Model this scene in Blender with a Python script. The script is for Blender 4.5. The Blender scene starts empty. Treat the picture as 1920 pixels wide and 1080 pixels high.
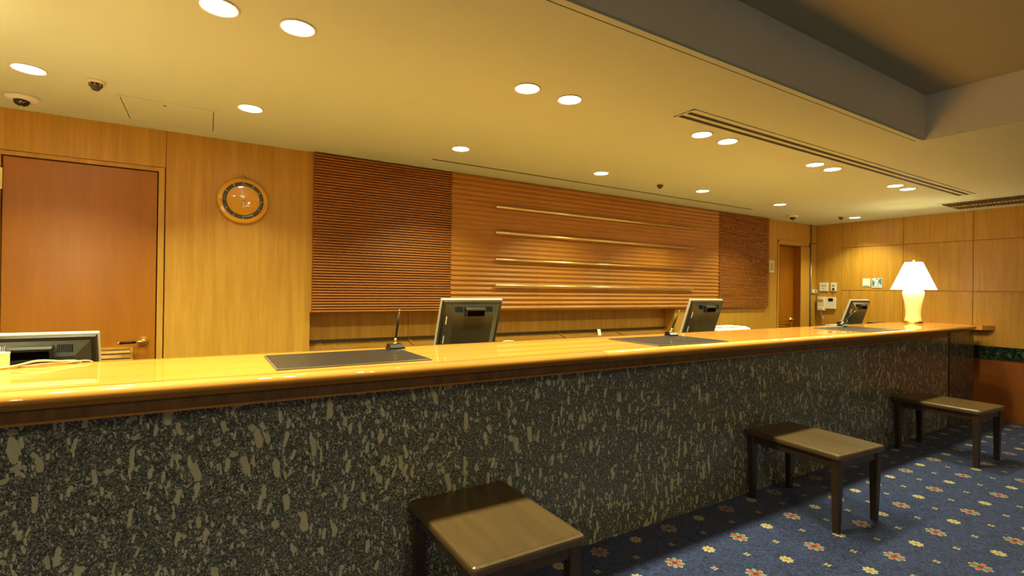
import bpy, bmesh, math, random
from mathutils import Vector, Matrix

# ------------------------------------------------------------------ camera / light / exposure
random.seed(7)
S = bpy.context.scene
C = S.collection
F_PX, YAW, PIT, ROL, HC = 937.25, 0.5482, 0.0036, 0.0133, 1.3744
fw = Vector((math.sin(YAW) * math.cos(PIT), math.cos(YAW) * math.cos(PIT), math.sin(PIT)))
r0 = Vector((math.cos(YAW), -math.sin(YAW), 0)); u0 = r0.cross(fw)
rr = math.cos(ROL) * r0 + math.sin(ROL) * u0
uu = -math.sin(ROL) * r0 + math.cos(ROL) * u0
cd = bpy.data.cameras.new('camera'); cam = bpy.data.objects.new('camera', cd); C.objects.link(cam)
cd.sensor_fit = 'HORIZONTAL'; cd.sensor_width = 36.0; cd.lens = F_PX * 36.0 / 1920.0
cd.clip_start = 0.02; cd.clip_end = 100
cam.matrix_world = Matrix(((rr.x, uu.x, -fw.x, 0), (rr.y, uu.y, -fw.y, 0), (rr.z, uu.z, -fw.z, HC), (0, 0, 0, 1)))
S.camera = cam
w = bpy.data.worlds.new('world'); S.world = w; w.use_nodes = True
w.node_tree.nodes['Background'].inputs[0].default_value = (0.02, 0.02, 0.022, 1)
w.node_tree.nodes['Background'].inputs[1].default_value = 0.1
S.view_settings.view_transform = 'Standard'
try: S.view_settings.look = 'None'
except Exception: pass
S.view_settings.gamma = 1.0
S.view_settings.use_curve_mapping = False
S.view_settings.exposure = 0.0
LAMP_COL = (0.97, 0.94, 0.49)
LOBBY_FILL_COL = (1.0, 0.93, 0.62)
FRONT_W, BACK_W, LOBBY_FILL_W = 12.0, 12.0, 18.0

# ------------------------------------------------------------------ key dimensions (metres)
ZC, YB, XR = 2.36, 3.88, 7.524          # ceiling, back wall face, right wall face
YS = 2.08                               # granite front
ZT = 1.068                              # countertop
YG, YBK = 1.95, 2.518                   # groove on the top, rear edge of the top
XL, YF = -4.2, -4.6                     # left and front ends of the room

# ------------------------------------------------------------------ node helpers
class NT:
    def __init__(s, name):
        s.m = bpy.data.materials.new(name); s.m.use_nodes = True
        s.t = s.m.node_tree; s.t.nodes.clear()
        s.out = s.n('ShaderNodeOutputMaterial')
        s.b = s.n('ShaderNodeBsdfPrincipled'); s.l(s.b.outputs[0], s.out.inputs[0])
    def n(s, k, **kw):
        nd = s.t.nodes.new(k)
        for a, v in kw.items(): setattr(nd, a, v)
        return nd
    def l(s, a, b): s.t.links.new(a, b)
    def put(s, v, sock):
        if hasattr(v, 'is_output') or isinstance(v, bpy.types.NodeSocket): s.l(v, sock)
        else: sock.default_value = v
    def math(s, op, a, b=0.0, c=0.0):
        nd = s.n('ShaderNodeMath', operation=op)
        for i, v in enumerate((a, b, c)): s.put(v, nd.inputs[i])
        return nd.outputs[0]
    def mix(s, f, a, b, blend='MIX'):
        nd = s.n('ShaderNodeMix', data_type='RGBA', blend_type=blend)
        s.put(f, nd.inputs[0])
        for v, i in ((a, 6), (b, 7)):
            if isinstance(v, tuple): v = (*v[:3], 1)
            s.put(v, nd.inputs[i])
        return nd.outputs[2]
    def ramp(s, f, stops):
        nd = s.n('ShaderNodeValToRGB'); e = nd.color_ramp.elements
        while len(e) < len(stops): e.new(0.5)
        for k, (p, c) in zip(e, stops):
            k.position = p; k.color = (*c, 1) if len(c) == 3 else c
        s.put(f, nd.inputs[0]); return nd.outputs[0]
    def coords(s, scale=(1, 1, 1), rnd=False, rot=(0, 0, 0)):
        tc = s.n('ShaderNodeTexCoord'); mp = s.n('ShaderNodeMapping')
        mp.inputs['Scale'].default_value = scale; mp.inputs['Rotation'].default_value = rot
        v = tc.outputs['Object']
        if rnd:
            oi = s.n('ShaderNodeObjectInfo')
            k = s.math('MULTIPLY', oi.outputs['Random'], 37.0)
            cb = s.n('ShaderNodeCombineXYZ')
            for i in range(3): s.l(k, cb.inputs[i])
            ad = s.n('ShaderNodeVectorMath', operation='ADD'); s.l(v, ad.inputs[0]); s.l(cb.outputs[0], ad.inputs[1])
            v = ad.outputs[0]
        s.l(v, mp.inputs[0]); return mp.outputs[0]
    def noise(s, vec, scale, detail=3, rough=0.55, dist=0.0, color=False):
        nd = s.n('ShaderNodeTexNoise'); s.put(vec, nd.inputs['Vector'])
        nd.inputs['Scale'].default_value = scale; nd.inputs['Detail'].default_value = detail
        nd.inputs['Roughness'].default_value = rough; nd.inputs['Distortion'].default_value = dist
        return nd.outputs[1 if color else 0]
    def bump(s, h, strength=0.2, dist=0.002):
        nd = s.n('ShaderNodeBump'); nd.inputs['Strength'].default_value = strength
        nd.inputs['Distance'].default_value = dist; s.l(h, nd.inputs['Height']); s.l(nd.outputs[0], s.b.inputs['Normal'])
    def set(s, **kw):
        for k, v in kw.items():
            k = k.replace('_', ' ')
            if isinstance(v, tuple) and len(v) == 3 and 'Color' in k or isinstance(v, tuple) and len(v) == 3 and 'Tint' in k: v = (*v, 1)
            s.put(v, s.b.inputs[k])
        return s

def srgb(r, g, b):
    f = lambda c: (c / 255 / 12.92) if c / 255 <= 0.04045 else ((c / 255 + 0.055) / 1.055) ** 2.4
    return (f(r), f(g), f(b))

M = {}
def plain(name, col, rough=0.5, metal=0.0, grain=0.06, coat=0.0, spec=0.5, scale=60):
    t = NT(name)
    n = t.noise(t.coords(), scale, 3)
    d = tuple(max(0, c * (1 - grain * 2)) for c in col)
    t.set(Base_Color=t.mix(n, d, tuple(min(1, c * (1 + grain)) for c in col)), Roughness=rough, Metallic=metal)
    t.b.inputs['Coat Weight'].default_value = coat
    t.b.inputs['Specular IOR Level'].default_value = spec
    M[name] = t.m; return t.m

def wood(name, dark, light, stretch, rough=0.4, coat=0.0, bands=1.0, coat_rough=0.05, fine=1.0):
    """stretch: coordinate scale, small along the grain"""
    t = NT(name)
    v = t.coords(stretch, rnd=True)
    a = t.noise(v, 3.0 * bands, 3, 0.6, 0.15)
    b = t.noise(v, 14.0 * fine, 4, 0.65, 0.2)
    k = t.math('ADD', t.math('MULTIPLY', a, 0.6), t.math('MULTIPLY', b, 0.4))
    t.set(Base_Color=t.ramp(k, [(0.33, dark), (0.68, light)]), Roughness=rough)
    t.b.inputs['Coat Weight'].default_value = coat; t.b.inputs['Coat Roughness'].default_value = coat_rough
    M[name] = t.m; return t.m

def emit(name, col, strength):
    t = NT(name)
    n = t.noise(t.coords(), 8, 1)
    t.set(Base_Color=t.mix(n, col, col), Roughness=0.6)
    t.b.inputs['Emission Color'].default_value = (*col, 1); t.b.inputs['Emission Strength'].default_value = strength
    M[name] = t.m; return t.m

wood('wall_veneer', srgb(176, 127, 38), srgb(204, 156, 58), (7, 7, 0.35), 0.5, 0.05, coat_rough=0.3)
wood('door_veneer', srgb(154, 92, 4), srgb(168, 104, 8), (3, 3, 0.3), 0.38, 0.2, coat_rough=0.25)
wood('louver_wood', srgb(152, 90, 28), srgb(172, 106, 38), (0.4, 2, 2), 0.5, 0.0)
wood('ribbed_wood', srgb(168, 108, 32), srgb(188, 126, 44), (0.4, 2, 2), 0.45, 0.0)
wood('wainscot_wood', srgb(140, 74, 26), srgb(156, 86, 32), (5, 5, 0.4), 0.42)
wood('counter_wood', srgb(212, 138, 34), srgb(229, 158, 46), (0.25, 3.5, 3.5), 0.55, 1.0, coat_rough=0.03)
wood('moulding_wood', srgb(168, 110, 38), srgb(186, 128, 50), (0.3, 6, 6), 0.32, 0.6, coat_rough=0.1)
wood('fascia_wood', srgb(84, 54, 20), srgb(126, 84, 32), (9, 9, 0.4), 0.4, 0.2, bands=0.8)
wood('stool_wood', srgb(74, 56, 34), srgb(96, 74, 46), (6, 0.6, 6), 0.33, 0.4, coat_rough=0.18, fine=2.0)
wood('stool_frame_wood', srgb(52, 38, 24), srgb(66, 48, 30), (6, 6, 0.6), 0.38, 0.2)
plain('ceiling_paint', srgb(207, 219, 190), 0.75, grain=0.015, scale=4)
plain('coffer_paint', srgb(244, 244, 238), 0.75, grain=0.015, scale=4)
plain('upper_shaded_paint', srgb(186, 182, 146), 0.75, grain=0.015, scale=4)  # coffer paint toned darker, putting the dimmer light up there into the colour
plain('lobby_paint', srgb(205, 190, 160), 0.7, grain=0.02, scale=3)
plain('dark_gap', srgb(30, 22, 12), 0.8)
plain('brass', srgb(238, 208, 122), 0.26, 1.0, 0.03)
plain('inlay_dark', srgb(96, 58, 12), 0.5)
plain('switch_olive', srgb(206, 186, 96), 0.5)
plain('rod_brass', srgb(252, 230, 156), 0.3, 0.9, 0.02)
plain('brass_satin', srgb(206, 172, 96), 0.26, 1.0, 0.03)
plain('chrome', srgb(200, 200, 195), 0.2, 1.0, 0.03)
plain('conduit_metal', srgb(150, 150, 140), 0.3, 0.8, 0.06)
plain('monitor_shell', srgb(54, 53, 44), 0.3, 0, 0.05, spec=0.6)
plain('monitor_dark', srgb(30, 30, 27), 0.4, 0, 0.05)
plain('monitor_bezel', srgb(176, 172, 160), 0.35, 0, 0.03)
plain('screen_black', srgb(12, 12, 14), 0.12, 0, 0.02)
plain('matte_black', srgb(10, 10, 9), 0.95, 0, 0.05, spec=0.05)
plain('leather', srgb(32, 27, 23), 0.42, 0, 0.12, coat=0.15, scale=220)
plain('leather_edge', srgb(100, 92, 80), 0.35, 0, 0.05)
plain('black_plastic', srgb(24, 24, 24), 0.22, 0, 0.05)
plain('pen_black', srgb(20, 16, 13), 0.45, 0, 0.05, spec=0.3)
plain('white_plastic', srgb(232, 228, 212), 0.4, 0, 0.02)
plain('cream_plastic', srgb(224, 214, 178), 0.42, 0, 0.03)
plain('grey_plastic', srgb(150, 148, 136), 0.45, 0, 0.03)
plain('lens_black', srgb(14, 14, 15), 0.08, 0, 0.02, coat=0.6)
plain('white_paper', srgb(238, 236, 224), 0.6, 0, 0.02)
plain('cream_paper', srgb(236, 220, 150), 0.6, 0, 0.02)
plain('cable_cream', srgb(214, 190, 120), 0.5, 0, 0.04)
plain('cable_grey', srgb(176, 170, 150), 0.5, 0, 0.04)
plain('sign_blue', srgb(44, 140, 200), 0.35, 0, 0.03)
plain('sign_pale', srgb(214, 222, 226), 0.35, 0, 0.02)
plain('sign_ink', srgb(40, 78, 110), 0.5, 0, 0.02)
plain('grille_metal', srgb(188, 178, 140), 0.45, 0.5, 0.05)
plain('grille_dark', srgb(74, 68, 48), 0.6, 0.2, 0.05)
plain('ceramic', srgb(244, 228, 178), 0.14, 0, 0.01, coat=0.8)
plain('desk_laminate', srgb(176, 150, 104), 0.5, 0, 0.04)
plain('rack_wood', srgb(156, 112, 36), 0.45, 0, 0.15, scale=25)
plain('rack_dark', srgb(70, 56, 34), 0.45, 0, 0.15, scale=90)
plain('stone_strip', srgb(140, 112, 80), 0.6, 0, 0.45, scale=300)
plain('marker_metal', srgb(196, 190, 160), 0.25, 0.8, 0.03)
emit('lamp_disc', (1.0, 0.93, 0.74), 30.0)
emit('lamp_shade', (1.0, 0.90, 0.66), 6.0)

# clock glass: amber lacquered dish
t = NT('clock_amber'); t.set(Base_Color=t.mix(t.noise(t.coords(), 9), srgb(214, 150, 18), srgb(228, 166, 32)), Roughness=0.3, Metallic=0.0)
t.b.inputs['Coat Weight'].default_value = 1.0; t.b.inputs['Coat Roughness'].default_value = 0.02; M['clock_amber'] = t.m
t = NT('clock_ring'); t.set(Base_Color=t.mix(t.noise(t.coords(), 30), srgb(70, 72, 66), srgb(96, 96, 84)), Roughness=0.15, Metallic=0.4); M['clock_ring'] = t.m

# granite with upright pale crystals
def granite(name, dark=1.0):
    t = NT(name)
    base = t.coords((1, 1, 1), rnd=True)
    wn = t.n('ShaderNodeTexNoise'); t.l(base, wn.inputs['Vector']); wn.inputs['Scale'].default_value = 7.0; wn.inputs['Detail'].default_value = 3
    sb = t.n('ShaderNodeVectorMath', operation='SUBTRACT'); t.l(wn.outputs[1], sb.inputs[0]); sb.inputs[1].default_value = (0.5, 0.5, 0.5)
    sc = t.n('ShaderNodeVectorMath', operation='SCALE'); t.l(sb.outputs[0], sc.inputs[0]); sc.inputs['Scale'].default_value = 0.05
    ad = t.n('ShaderNodeVectorMath', operation='ADD'); t.l(base, ad.inputs[0]); t.l(sc.outputs[0], ad.inputs[1])
    fn = t.noise(base, 60, 2, 0.5, 0, True)
    sb2 = t.n('ShaderNodeVectorMath', operation='SUBTRACT'); t.l(fn, sb2.inputs[0]); sb2.inputs[1].default_value = (0.5, 0.5, 0.5)
    sc2 = t.n('ShaderNodeVectorMath', operation='SCALE'); t.l(sb2.outputs[0], sc2.inputs[0]); sc2.inputs['Scale'].default_value = 0.006
    ad2 = t.n('ShaderNodeVectorMath', operation='ADD'); t.l(ad.outputs[0], ad2.inputs[0]); t.l(sc2.outputs[0], ad2.inputs[1])
    P = ad2.outputs[0]
    speck = t.noise(base, 520, 3, 0.75)
    speck2 = t.noise(base, 150, 3, 0.6)
    kk = t.math('ADD', t.math('MULTIPLY', speck, 0.65), t.math('MULTIPLY', speck2, 0.35))
    col = t.ramp(kk, [(0.39, srgb(30, 31, 29)), (0.50, srgb(76, 77, 73)), (0.57, srgb(150, 149, 139)), (0.66, srgb(240, 236, 220))])
    for (sx, sz, keep, size, amt, rot, c) in ((210, 120, 0.70, 0.42, 0.8, 0.0, srgb(240, 236, 214)), (100, 40, 0.78, 0.44, 0.9, 0.22, srgb(240, 236, 210)), (56, 18, 0.82, 0.46, 0.95, -0.14, srgb(240, 232, 202)), (38, 12.5, 0.87, 0.46, 0.95, 0.10, srgb(236, 226, 192)), (34, 26, 0.94, 0.42, 0.95, 0.6, srgb(232, 222, 190)), (30, 52, 0.94, 0.42, 0.9, 0.35, srgb(228, 220, 190))):
        mr = t.n('ShaderNodeMapping'); t.l(P, mr.inputs[0]); mr.inputs['Rotation'].default_value = (0, rot, 0)
        mp = t.n('ShaderNodeMapping'); t.l(mr.outputs[0], mp.inputs[0]); mp.inputs['Scale'].default_value = (sx, 0.0, sz); mp.inputs['Location'].default_value = (sx * 0.37, 0, sz * 0.11)
        vo = t.n('ShaderNodeTexVoronoi'); vo.voronoi_dimensions = '3D'; vo.feature = 'F1'; vo.distance = 'MINKOWSKI'
        vo.inputs['Exponent'].default_value = 3.6
        t.l(mp.outputs[0], vo.inputs['Vector']); vo.inputs['Scale'].default_value = 1.0; vo.inputs['Randomness'].default_value = 0.9
        se = t.n('ShaderNodeSeparateColor'); t.l(vo.outputs['Color'], se.inputs[0])
        thr = t.math('MULTIPLY_ADD', se.outputs[1], size * 0.6, size * 0.5)
        ins = t.math('LESS_THAN', vo.outputs['Distance'], thr)
        kp = t.math('GREATER_THAN', se.outputs[0], keep)
        f = t.math('MULTIPLY', t.math('MULTIPLY', ins, kp), t.math('MULTIPLY_ADD', speck, 1.1, amt - 0.55))
        tone = t.mix(se.outputs[2], tuple(q * 0.68 for q in c), c)
        tone = t.mix(t.math('MULTIPLY', t.math('SUBTRACT', speck2, 0.32), 1.3), tuple(q * 0.66 for q in c), tone)
        col = t.mix(f, col, tone)
    col = t.mix(1.0, col, (1.0, 0.985, 0.85), 'MULTIPLY')
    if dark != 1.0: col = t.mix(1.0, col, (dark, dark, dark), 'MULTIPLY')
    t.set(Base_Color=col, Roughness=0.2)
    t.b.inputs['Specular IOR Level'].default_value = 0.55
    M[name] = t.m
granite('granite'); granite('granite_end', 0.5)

# dark green marble
t = NT('green_marble'); v = t.coords((1, 1, 1))
t.set(Base_Color=t.ramp(t.noise(v, 16, 6, 0.7, 1.6), [(0.40, srgb(14, 26, 18)), (0.54, srgb(34, 54, 40)), (0.66, srgb(96, 112, 84))]), Roughness=0.15); M['green_marble'] = t.m

# carpet with flower lattice
def carpet():
    t = NT('carpet')
    tc = t.n('ShaderNodeTexCoord'); sp = t.n('ShaderNodeSeparateXYZ'); t.l(tc.outputs['Object'], sp.inputs[0])
    A, B = 0.2645, 0.270
    p = t.math('DIVIDE', t.math('SUBTRACT', sp.outputs[0], 2.311), A)
    q = t.math('DIVIDE', t.math('SUBTRACT', sp.outputs[1], 2.000), B)
    v = t.coords((1, 1, 1))
    # leafy navy ground
    wv = t.n('ShaderNodeTexVoronoi'); wv.feature = 'DISTANCE_TO_EDGE'
    dn = t.noise(v, 26, 2, 0.5, 0, True)
    sb = t.n('ShaderNodeVectorMath', operation='SUBTRACT'); t.l(dn, sb.inputs[0]); sb.inputs[1].default_value = (0.5, 0.5, 0.5)
    sc = t.n('ShaderNodeVectorMath', operation='SCALE'); t.l(sb.outputs[0], sc.inputs[0]); sc.inputs['Scale'].default_value = 0.09
    ad = t.n('ShaderNodeVectorMath', operation='ADD'); t.l(v, ad.inputs[0]); t.l(sc.outputs[0], ad.inputs[1])
    mp = t.n('ShaderNodeMapping'); t.l(ad.outputs[0], mp.inputs[0]); mp.inputs['Scale'].default_value = (105, 42, 1); mp.inputs['Rotation'].default_value = (0, 0, 0.7)
    t.l(mp.outputs[0], wv.inputs['Vector']); wv.inputs['Scale'].default_value = 1.0
    leaf = t.ramp(wv.outputs['Distance'], [(0.04, srgb(18, 24, 52)), (0.20, srgb(60, 76, 134))])
    patch = t.noise(v, 9, 2)
    col = t.mix(t.math('MULTIPLY', patch, 0.35), leaf, srgb(40, 50, 96))
    def cell(p, q, off):
        pp = t.math('SUBTRACT', p, off); qq = t.math('SUBTRACT', q, off)
        i = t.math('ROUND', pp); j = t.math('ROUND', qq)
        dx = t.math('MULTIPLY', t.math('SUBTRACT', pp, i), A); dy = t.math('MULTIPLY', t.math('SUBTRACT', qq, j), B)
        r = t.math('SQRT', t.math('ADD', t.math('MULTIPLY', dx, dx), t.math('MULTIPLY', dy, dy)))
        th = t.math('ARCTAN2', dy, dx)
        par = t.math('ABSOLUTE', t.math('MODULO', t.math('ADD', i, j), 2.0))
        return r, th, par
    r, th, par = cell(p, q, 0.0)
    c4 = t.math('COSINE', t.math('MULTIPLY', th, 4.0))
    ac = t.math('SQRT', t.math('ABSOLUTE', c4))
    odd = t.math('GREATER_THAN', par, 0.5); even = t.math('SUBTRACT', 1.0, odd)
    # red flower
    R = t.math('MULTIPLY', 0.050, t.math('MULTIPLY_ADD', ac, 0.62, 0.38))
    ins = t.math('LESS_THAN', r, R); rim = t.math('GREATER_THAN', r, t.math('MULTIPLY', R, 0.86))
    isred = t.math('GREATER_THAN', c4, 0.0)
    red = t.mix(rim, srgb(188, 74, 62), srgb(200, 168, 132))
    fl = t.mix(isred, srgb(126, 150, 132), red)
    fl = t.mix(t.math('LESS_THAN', ac, 0.42), fl, srgb(40, 40, 52))
    fl = t.mix(t.math('LESS_THAN', r, 0.013), fl, srgb(110, 40, 40))
    col = t.mix(t.math('MULTIPLY', ins, even), col, fl)
    # cream flower
    R2 = t.math('MULTIPLY', 0.035, t.math('MULTIPLY_ADD', ac, 0.55, 0.45))
    in2 = t.math('LESS_THAN', r, R2)
    f2 = t.mix(t.math('LESS_THAN', ac, 0.4), srgb(190, 178, 128), srgb(50, 52, 60))
    f2 = t.mix(t.math('LESS_THAN', r, 0.010), f2, srgb(176, 120, 60))
    col = t.mix(t.math('MULTIPLY', in2, odd), col, f2)
    # small star
    r3, th3, _ = cell(p, q, 0.5)
    a3 = t.math('ABSOLUTE', t.math('SINE', t.math('MULTIPLY', th3, 2.0)))
    R3 = t.math('MULTIPLY', 0.019, t.math('MULTIPLY_ADD', a3, 0.6, 0.4))
    f3 = t.mix(t.math('LESS_THAN', r3, 0.006), srgb(172, 162, 124), srgb(120, 60, 80))
    col = t.mix(t.math('LESS_THAN', r3, R3), col, f3)
    pile = t.noise(v, 500, 2, 0.6)
    col = t.mix(t.math('MULTIPLY', pile, 0.35), col, (0.01, 0.012, 0.03))
    t.set(Base_Color=col, Roughness=0.95); t.b.inputs['Specular IOR Level'].default_value = 0.1
    t.b.inputs['Sheen Weight'].default_value = 0.15
    t.bump(pile, 0.5, 0.004); M['carpet'] = t.m
carpet()

# ------------------------------------------------------------------ mesh helpers
class MB:
    def __init__(s): s.v = []; s.f = []; s.smooth = []
    def add(s, vs, fs, smooth=False):
        o = len(s.v); s.v += [tuple(p) for p in vs]; s.f += [tuple(i + o for i in f) for f in fs]; s.smooth += [smooth] * len(fs); return s
    def box(s, x0, x1, y0, y1, z0, z1, mat=None):
        vs = [(x, y, z) for x in (x0, x1) for y in (y0, y1) for z in (z0, z1)]
        if mat is not None: vs = [tuple(mat @ Vector(p)) for p in vs]
        return s.add(vs, [(0, 1, 3, 2), (4, 6, 7, 5), (0, 4, 5, 1), (2, 3, 7, 6), (0, 2, 6, 4), (1, 5, 7, 3)])
    def rbox(s, x0, x1, y0, y1, z0, z1, r=0.005, seg=2, mat=None):
        bm = bmesh.new()
        vs = [bm.verts.new((x, y, z)) for x in (x0, x1) for y in (y0, y1) for z in (z0, z1)]
        for f in [(0, 1, 3, 2), (4, 6, 7, 5), (0, 4, 5, 1), (2, 3, 7, 6), (0, 2, 6, 4), (1, 5, 7, 3)]: bm.faces.new([vs[i] for i in f])
        bmesh.ops.bevel(bm, geom=list(bm.edges), offset=r, segments=seg, profile=0.5, affect='EDGES')
        bm.verts.index_update()
        vv = [v.co.copy() for v in bm.verts]
        if mat is not None: vv = [mat @ p for p in vv]
        s.add(vv, [[v.index for v in f.verts] for f in bm.faces]); bm.free(); return s
    def lathe(s, prof, seg=32, mat=None, smooth=True, cap=True):
        vs = []; fs = []
        n = len(prof)
        for k in range(seg):
            a = 2 * math.pi * k / seg
            for r, z in prof: vs.append(Vector((r * math.cos(a), r * math.sin(a), z)))
        for k in range(seg):
            k2 = (k + 1) % seg
            for i in range(n - 1): fs.append((k * n + i, k2 * n + i, k2 * n + i + 1, k * n + i + 1))
        if cap:
            if prof[0][0] > 1e-6: fs.append([k * n for k in range(seg)][::-1])
            if prof[-1][0] > 1e-6: fs.append([k * n + n - 1 for k in range(seg)])
        if mat is not None: vs = [mat @ p for p in vs]
        return s.add(vs, fs, smooth)
    def tube(s, pts, rad, seg=10, smooth=True, curve=0):
        pts = [Vector(p) for p in pts]
        if curve:
            q = [pts[0]] + pts + [pts[-1]]; out = []
            for i in range(1, len(q) - 2):
                for k in range(curve):
                    t_ = k / curve; a, b, c, d = q[i - 1], q[i], q[i + 1], q[i + 2]
                    out.append(0.5 * (2 * b + (c - a) * t_ + (2 * a - 5 * b + 4 * c - d) * t_ ** 2 + (3 * b - a - 3 * c + d) * t_ ** 3))
            pts = out + [pts[-1]]
        n = len(pts); vs = []; fs = []
        up = Vector((0, 0, 1))
        for i, p in enumerate(pts):
            d = (pts[min(i + 1, n - 1)] - pts[max(i - 1, 0)]).normalized()
            a = d.cross(up)
            if a.length < 1e-3: a = d.cross(Vector((1, 0, 0)))
            a.normalize(); b = a.cross(d)
            r = rad[i] if isinstance(rad, (list, tuple)) else rad
            for k in range(seg):
                t_ = 2 * math.pi * k / seg; vs.append(p + r * (math.cos(t_) * a + math.sin(t_) * b))
        for i in range(n - 1):
            for k in range(seg):
                k2 = (k + 1) % seg; fs.append((i * seg + k, i * seg + k2, (i + 1) * seg + k2, (i + 1) * seg + k))
        fs.append(tuple(range(seg))[::-1]); fs.append(tuple((n - 1) * seg + k for k in range(seg)))
        return s.add(vs, fs, smooth)
    def prism(s, poly, z0, z1):
        n = len(poly); vs = [(x, y, z0) for x, y in poly] + [(x, y, z1) for x, y in poly]
        fs = [tuple(range(n))[::-1], tuple(range(n, 2 * n))] + [(i, (i + 1) % n, n + (i + 1) % n, n + i) for i in range(n)]
        return s.add(vs, fs)
    def mesh(s, name, mat):
        me = bpy.data.meshes.new(name); me.from_pydata(s.v, [], s.f)
        me.polygons.foreach_set('use_smooth', s.smooth); me.update()
        bm = bmesh.new(); bm.from_mesh(me); bmesh.ops.recalc_face_normals(bm, faces=bm.faces); bm.to_mesh(me); bm.free()
        me.materials.append(M[mat]); return me
    def build(s, name, mat, parent=None):
        o = bpy.data.objects.new(name, s.mesh(name, mat)); C.objects.link(o)
        if parent is not None: o.parent = parent
        return o

def inst(me, name, parent, loc=(0, 0, 0), rot=(0, 0, 0)):
    o = bpy.data.objects.new(name, me); C.objects.link(o); o.parent = parent; o.location = loc; o.rotation_euler = rot; return o
def empty(name, loc=(0, 0, 0), rz=0.0):
    o = bpy.data.objects.new(name, None); C.objects.link(o); o.location = loc; o.rotation_euler = (0, 0, rz); o.empty_display_size = 0.1; return o
def tag(o, label=None, cat=None, group=None, kind=None):
    if label: o['label'] = label
    if cat: o['category'] = cat
    if group: o['group'] = group
    if kind: o['kind'] = kind
    return o
def struct(o, label=None, cat=None): return tag(o, label, cat, None, 'structure')
def copy_tree(o, parent=None):
    c = o.copy(); C.objects.link(c); c.parent = parent
    for ch in list(o.children): copy_tree(ch, c)
    return c
def obox(name, mat, parent, *b, r=0.0):
    m = MB()
    (m.rbox(*b, r=r) if r else m.box(*b)); return m.build(name, mat, parent)

# ================================================================== ROOM SHELL
fl = MB().box(XL, XR + 0.2, YF, 4.25, -0.08, 0.0).build('floor', 'carpet')
struct(fl, 'navy carpet with red and cream flower pattern', 'floor')

# ceiling: low soffit around a raised coffer
CX, CY, ZU = 3.886, 1.350, 2.645
ceil = MB()
ceil.box(XL, XR + 0.2, CY, 4.25, ZC, ZC + 0.35)
ceil.box(CX, XR + 0.2, YF, CY, ZC, ZC + 0.35)
ceil.box(XL, CX, YF, -2.6, ZC, ZC + 0.35)
ceil = struct(ceil.build('ceiling', 'ceiling_paint'), 'cream painted ceiling above the reception counter', 'ceiling')
MB().box(XL, CX, -2.6, CY, ZU, ZU + 0.06).build('upper_ceiling', 'upper_shaded_paint', ceil)
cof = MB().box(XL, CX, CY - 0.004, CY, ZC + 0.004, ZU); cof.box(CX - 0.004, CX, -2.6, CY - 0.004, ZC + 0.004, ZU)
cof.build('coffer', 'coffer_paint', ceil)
tr = MB().box(XL, CX - 0.03, CY, CY + 0.030, ZC - 0.006, ZC - 0.0005); tr.box(XL, CX - 0.03, CY + 0.030, CY + 0.034, ZC - 0.002, ZC - 0.0004)
tr = struct(tr.build('trim_1', 'ceiling_paint'), 'thin edge bead along the lip of the raised coffer', 'trim')
MB().box(XL, CX - 0.03, CY + 0.030, CY + 0.040, ZC - 0.0024, ZC - 0.0006).build('shadow_gap', 'dark_gap', tr)

# walls out of view close the room
struct(MB().box(XL - 0.1, XL, YF, 4.25, 0, 2.75).build('wall_left', 'lobby_paint'), 'plain lobby wall at the far left', 'wall')
struct(MB().box(XL, XR + 0.2, YF - 0.1, YF, 0, 2.75).build('wall_front', 'lobby_paint'), 'plain lobby wall behind the viewer', 'wall')

# back wall: backing slab + veneer panels
wb = MB().box(XL, XR, 4.043, 4.2, 0, ZC).build('wall_back', 'wall_veneer')
struct(wb, 'light wood veneer wall behind the reception counter', 'wall')
for (x0, x1, z0, z1) in ((XL, -0.233, 2.124, ZC), (XL, -1.055, 0, 2.121), (-0.230, 0.644, 0, ZC), (0.644, 4.537, 1.192, ZC), (0.644, 4.537, 0, 0.86),
                         (4.537, 6.540, 0, ZC), (6.543, XR, 2.098, ZC), (7.127, 7.352, 0, 2.04), (7.376, XR, 0, 2.092)):
    obox('panel', 'wall_veneer', wb, x0, x1, YB, 4.04, z0, z1, r=0.0015)
obox('gap_strip', 'wainscot_wood', wb, -0.233, -0.230, YB + 0.006, 4.04, 0, ZC)
obox('gap_strip', 'wainscot_wood', wb, 6.540, 6.543, YB + 0.006, 4.04, 0, ZC)
obox('gap_strip', 'wainscot_wood', wb, XL, -0.236, YB + 0.006, 4.04, 2.121, 2.124)
# alcove back boards
xs = [0.646, 1.447, 2.22, 3.0, 3.757, 4.535]
for a, b in zip(xs[:-1], xs[1:]): obox('alcove_board', 'wall_veneer', wb, a, b - 0.004, 4.030, 4.0425, 0.86, 1.2)

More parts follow.
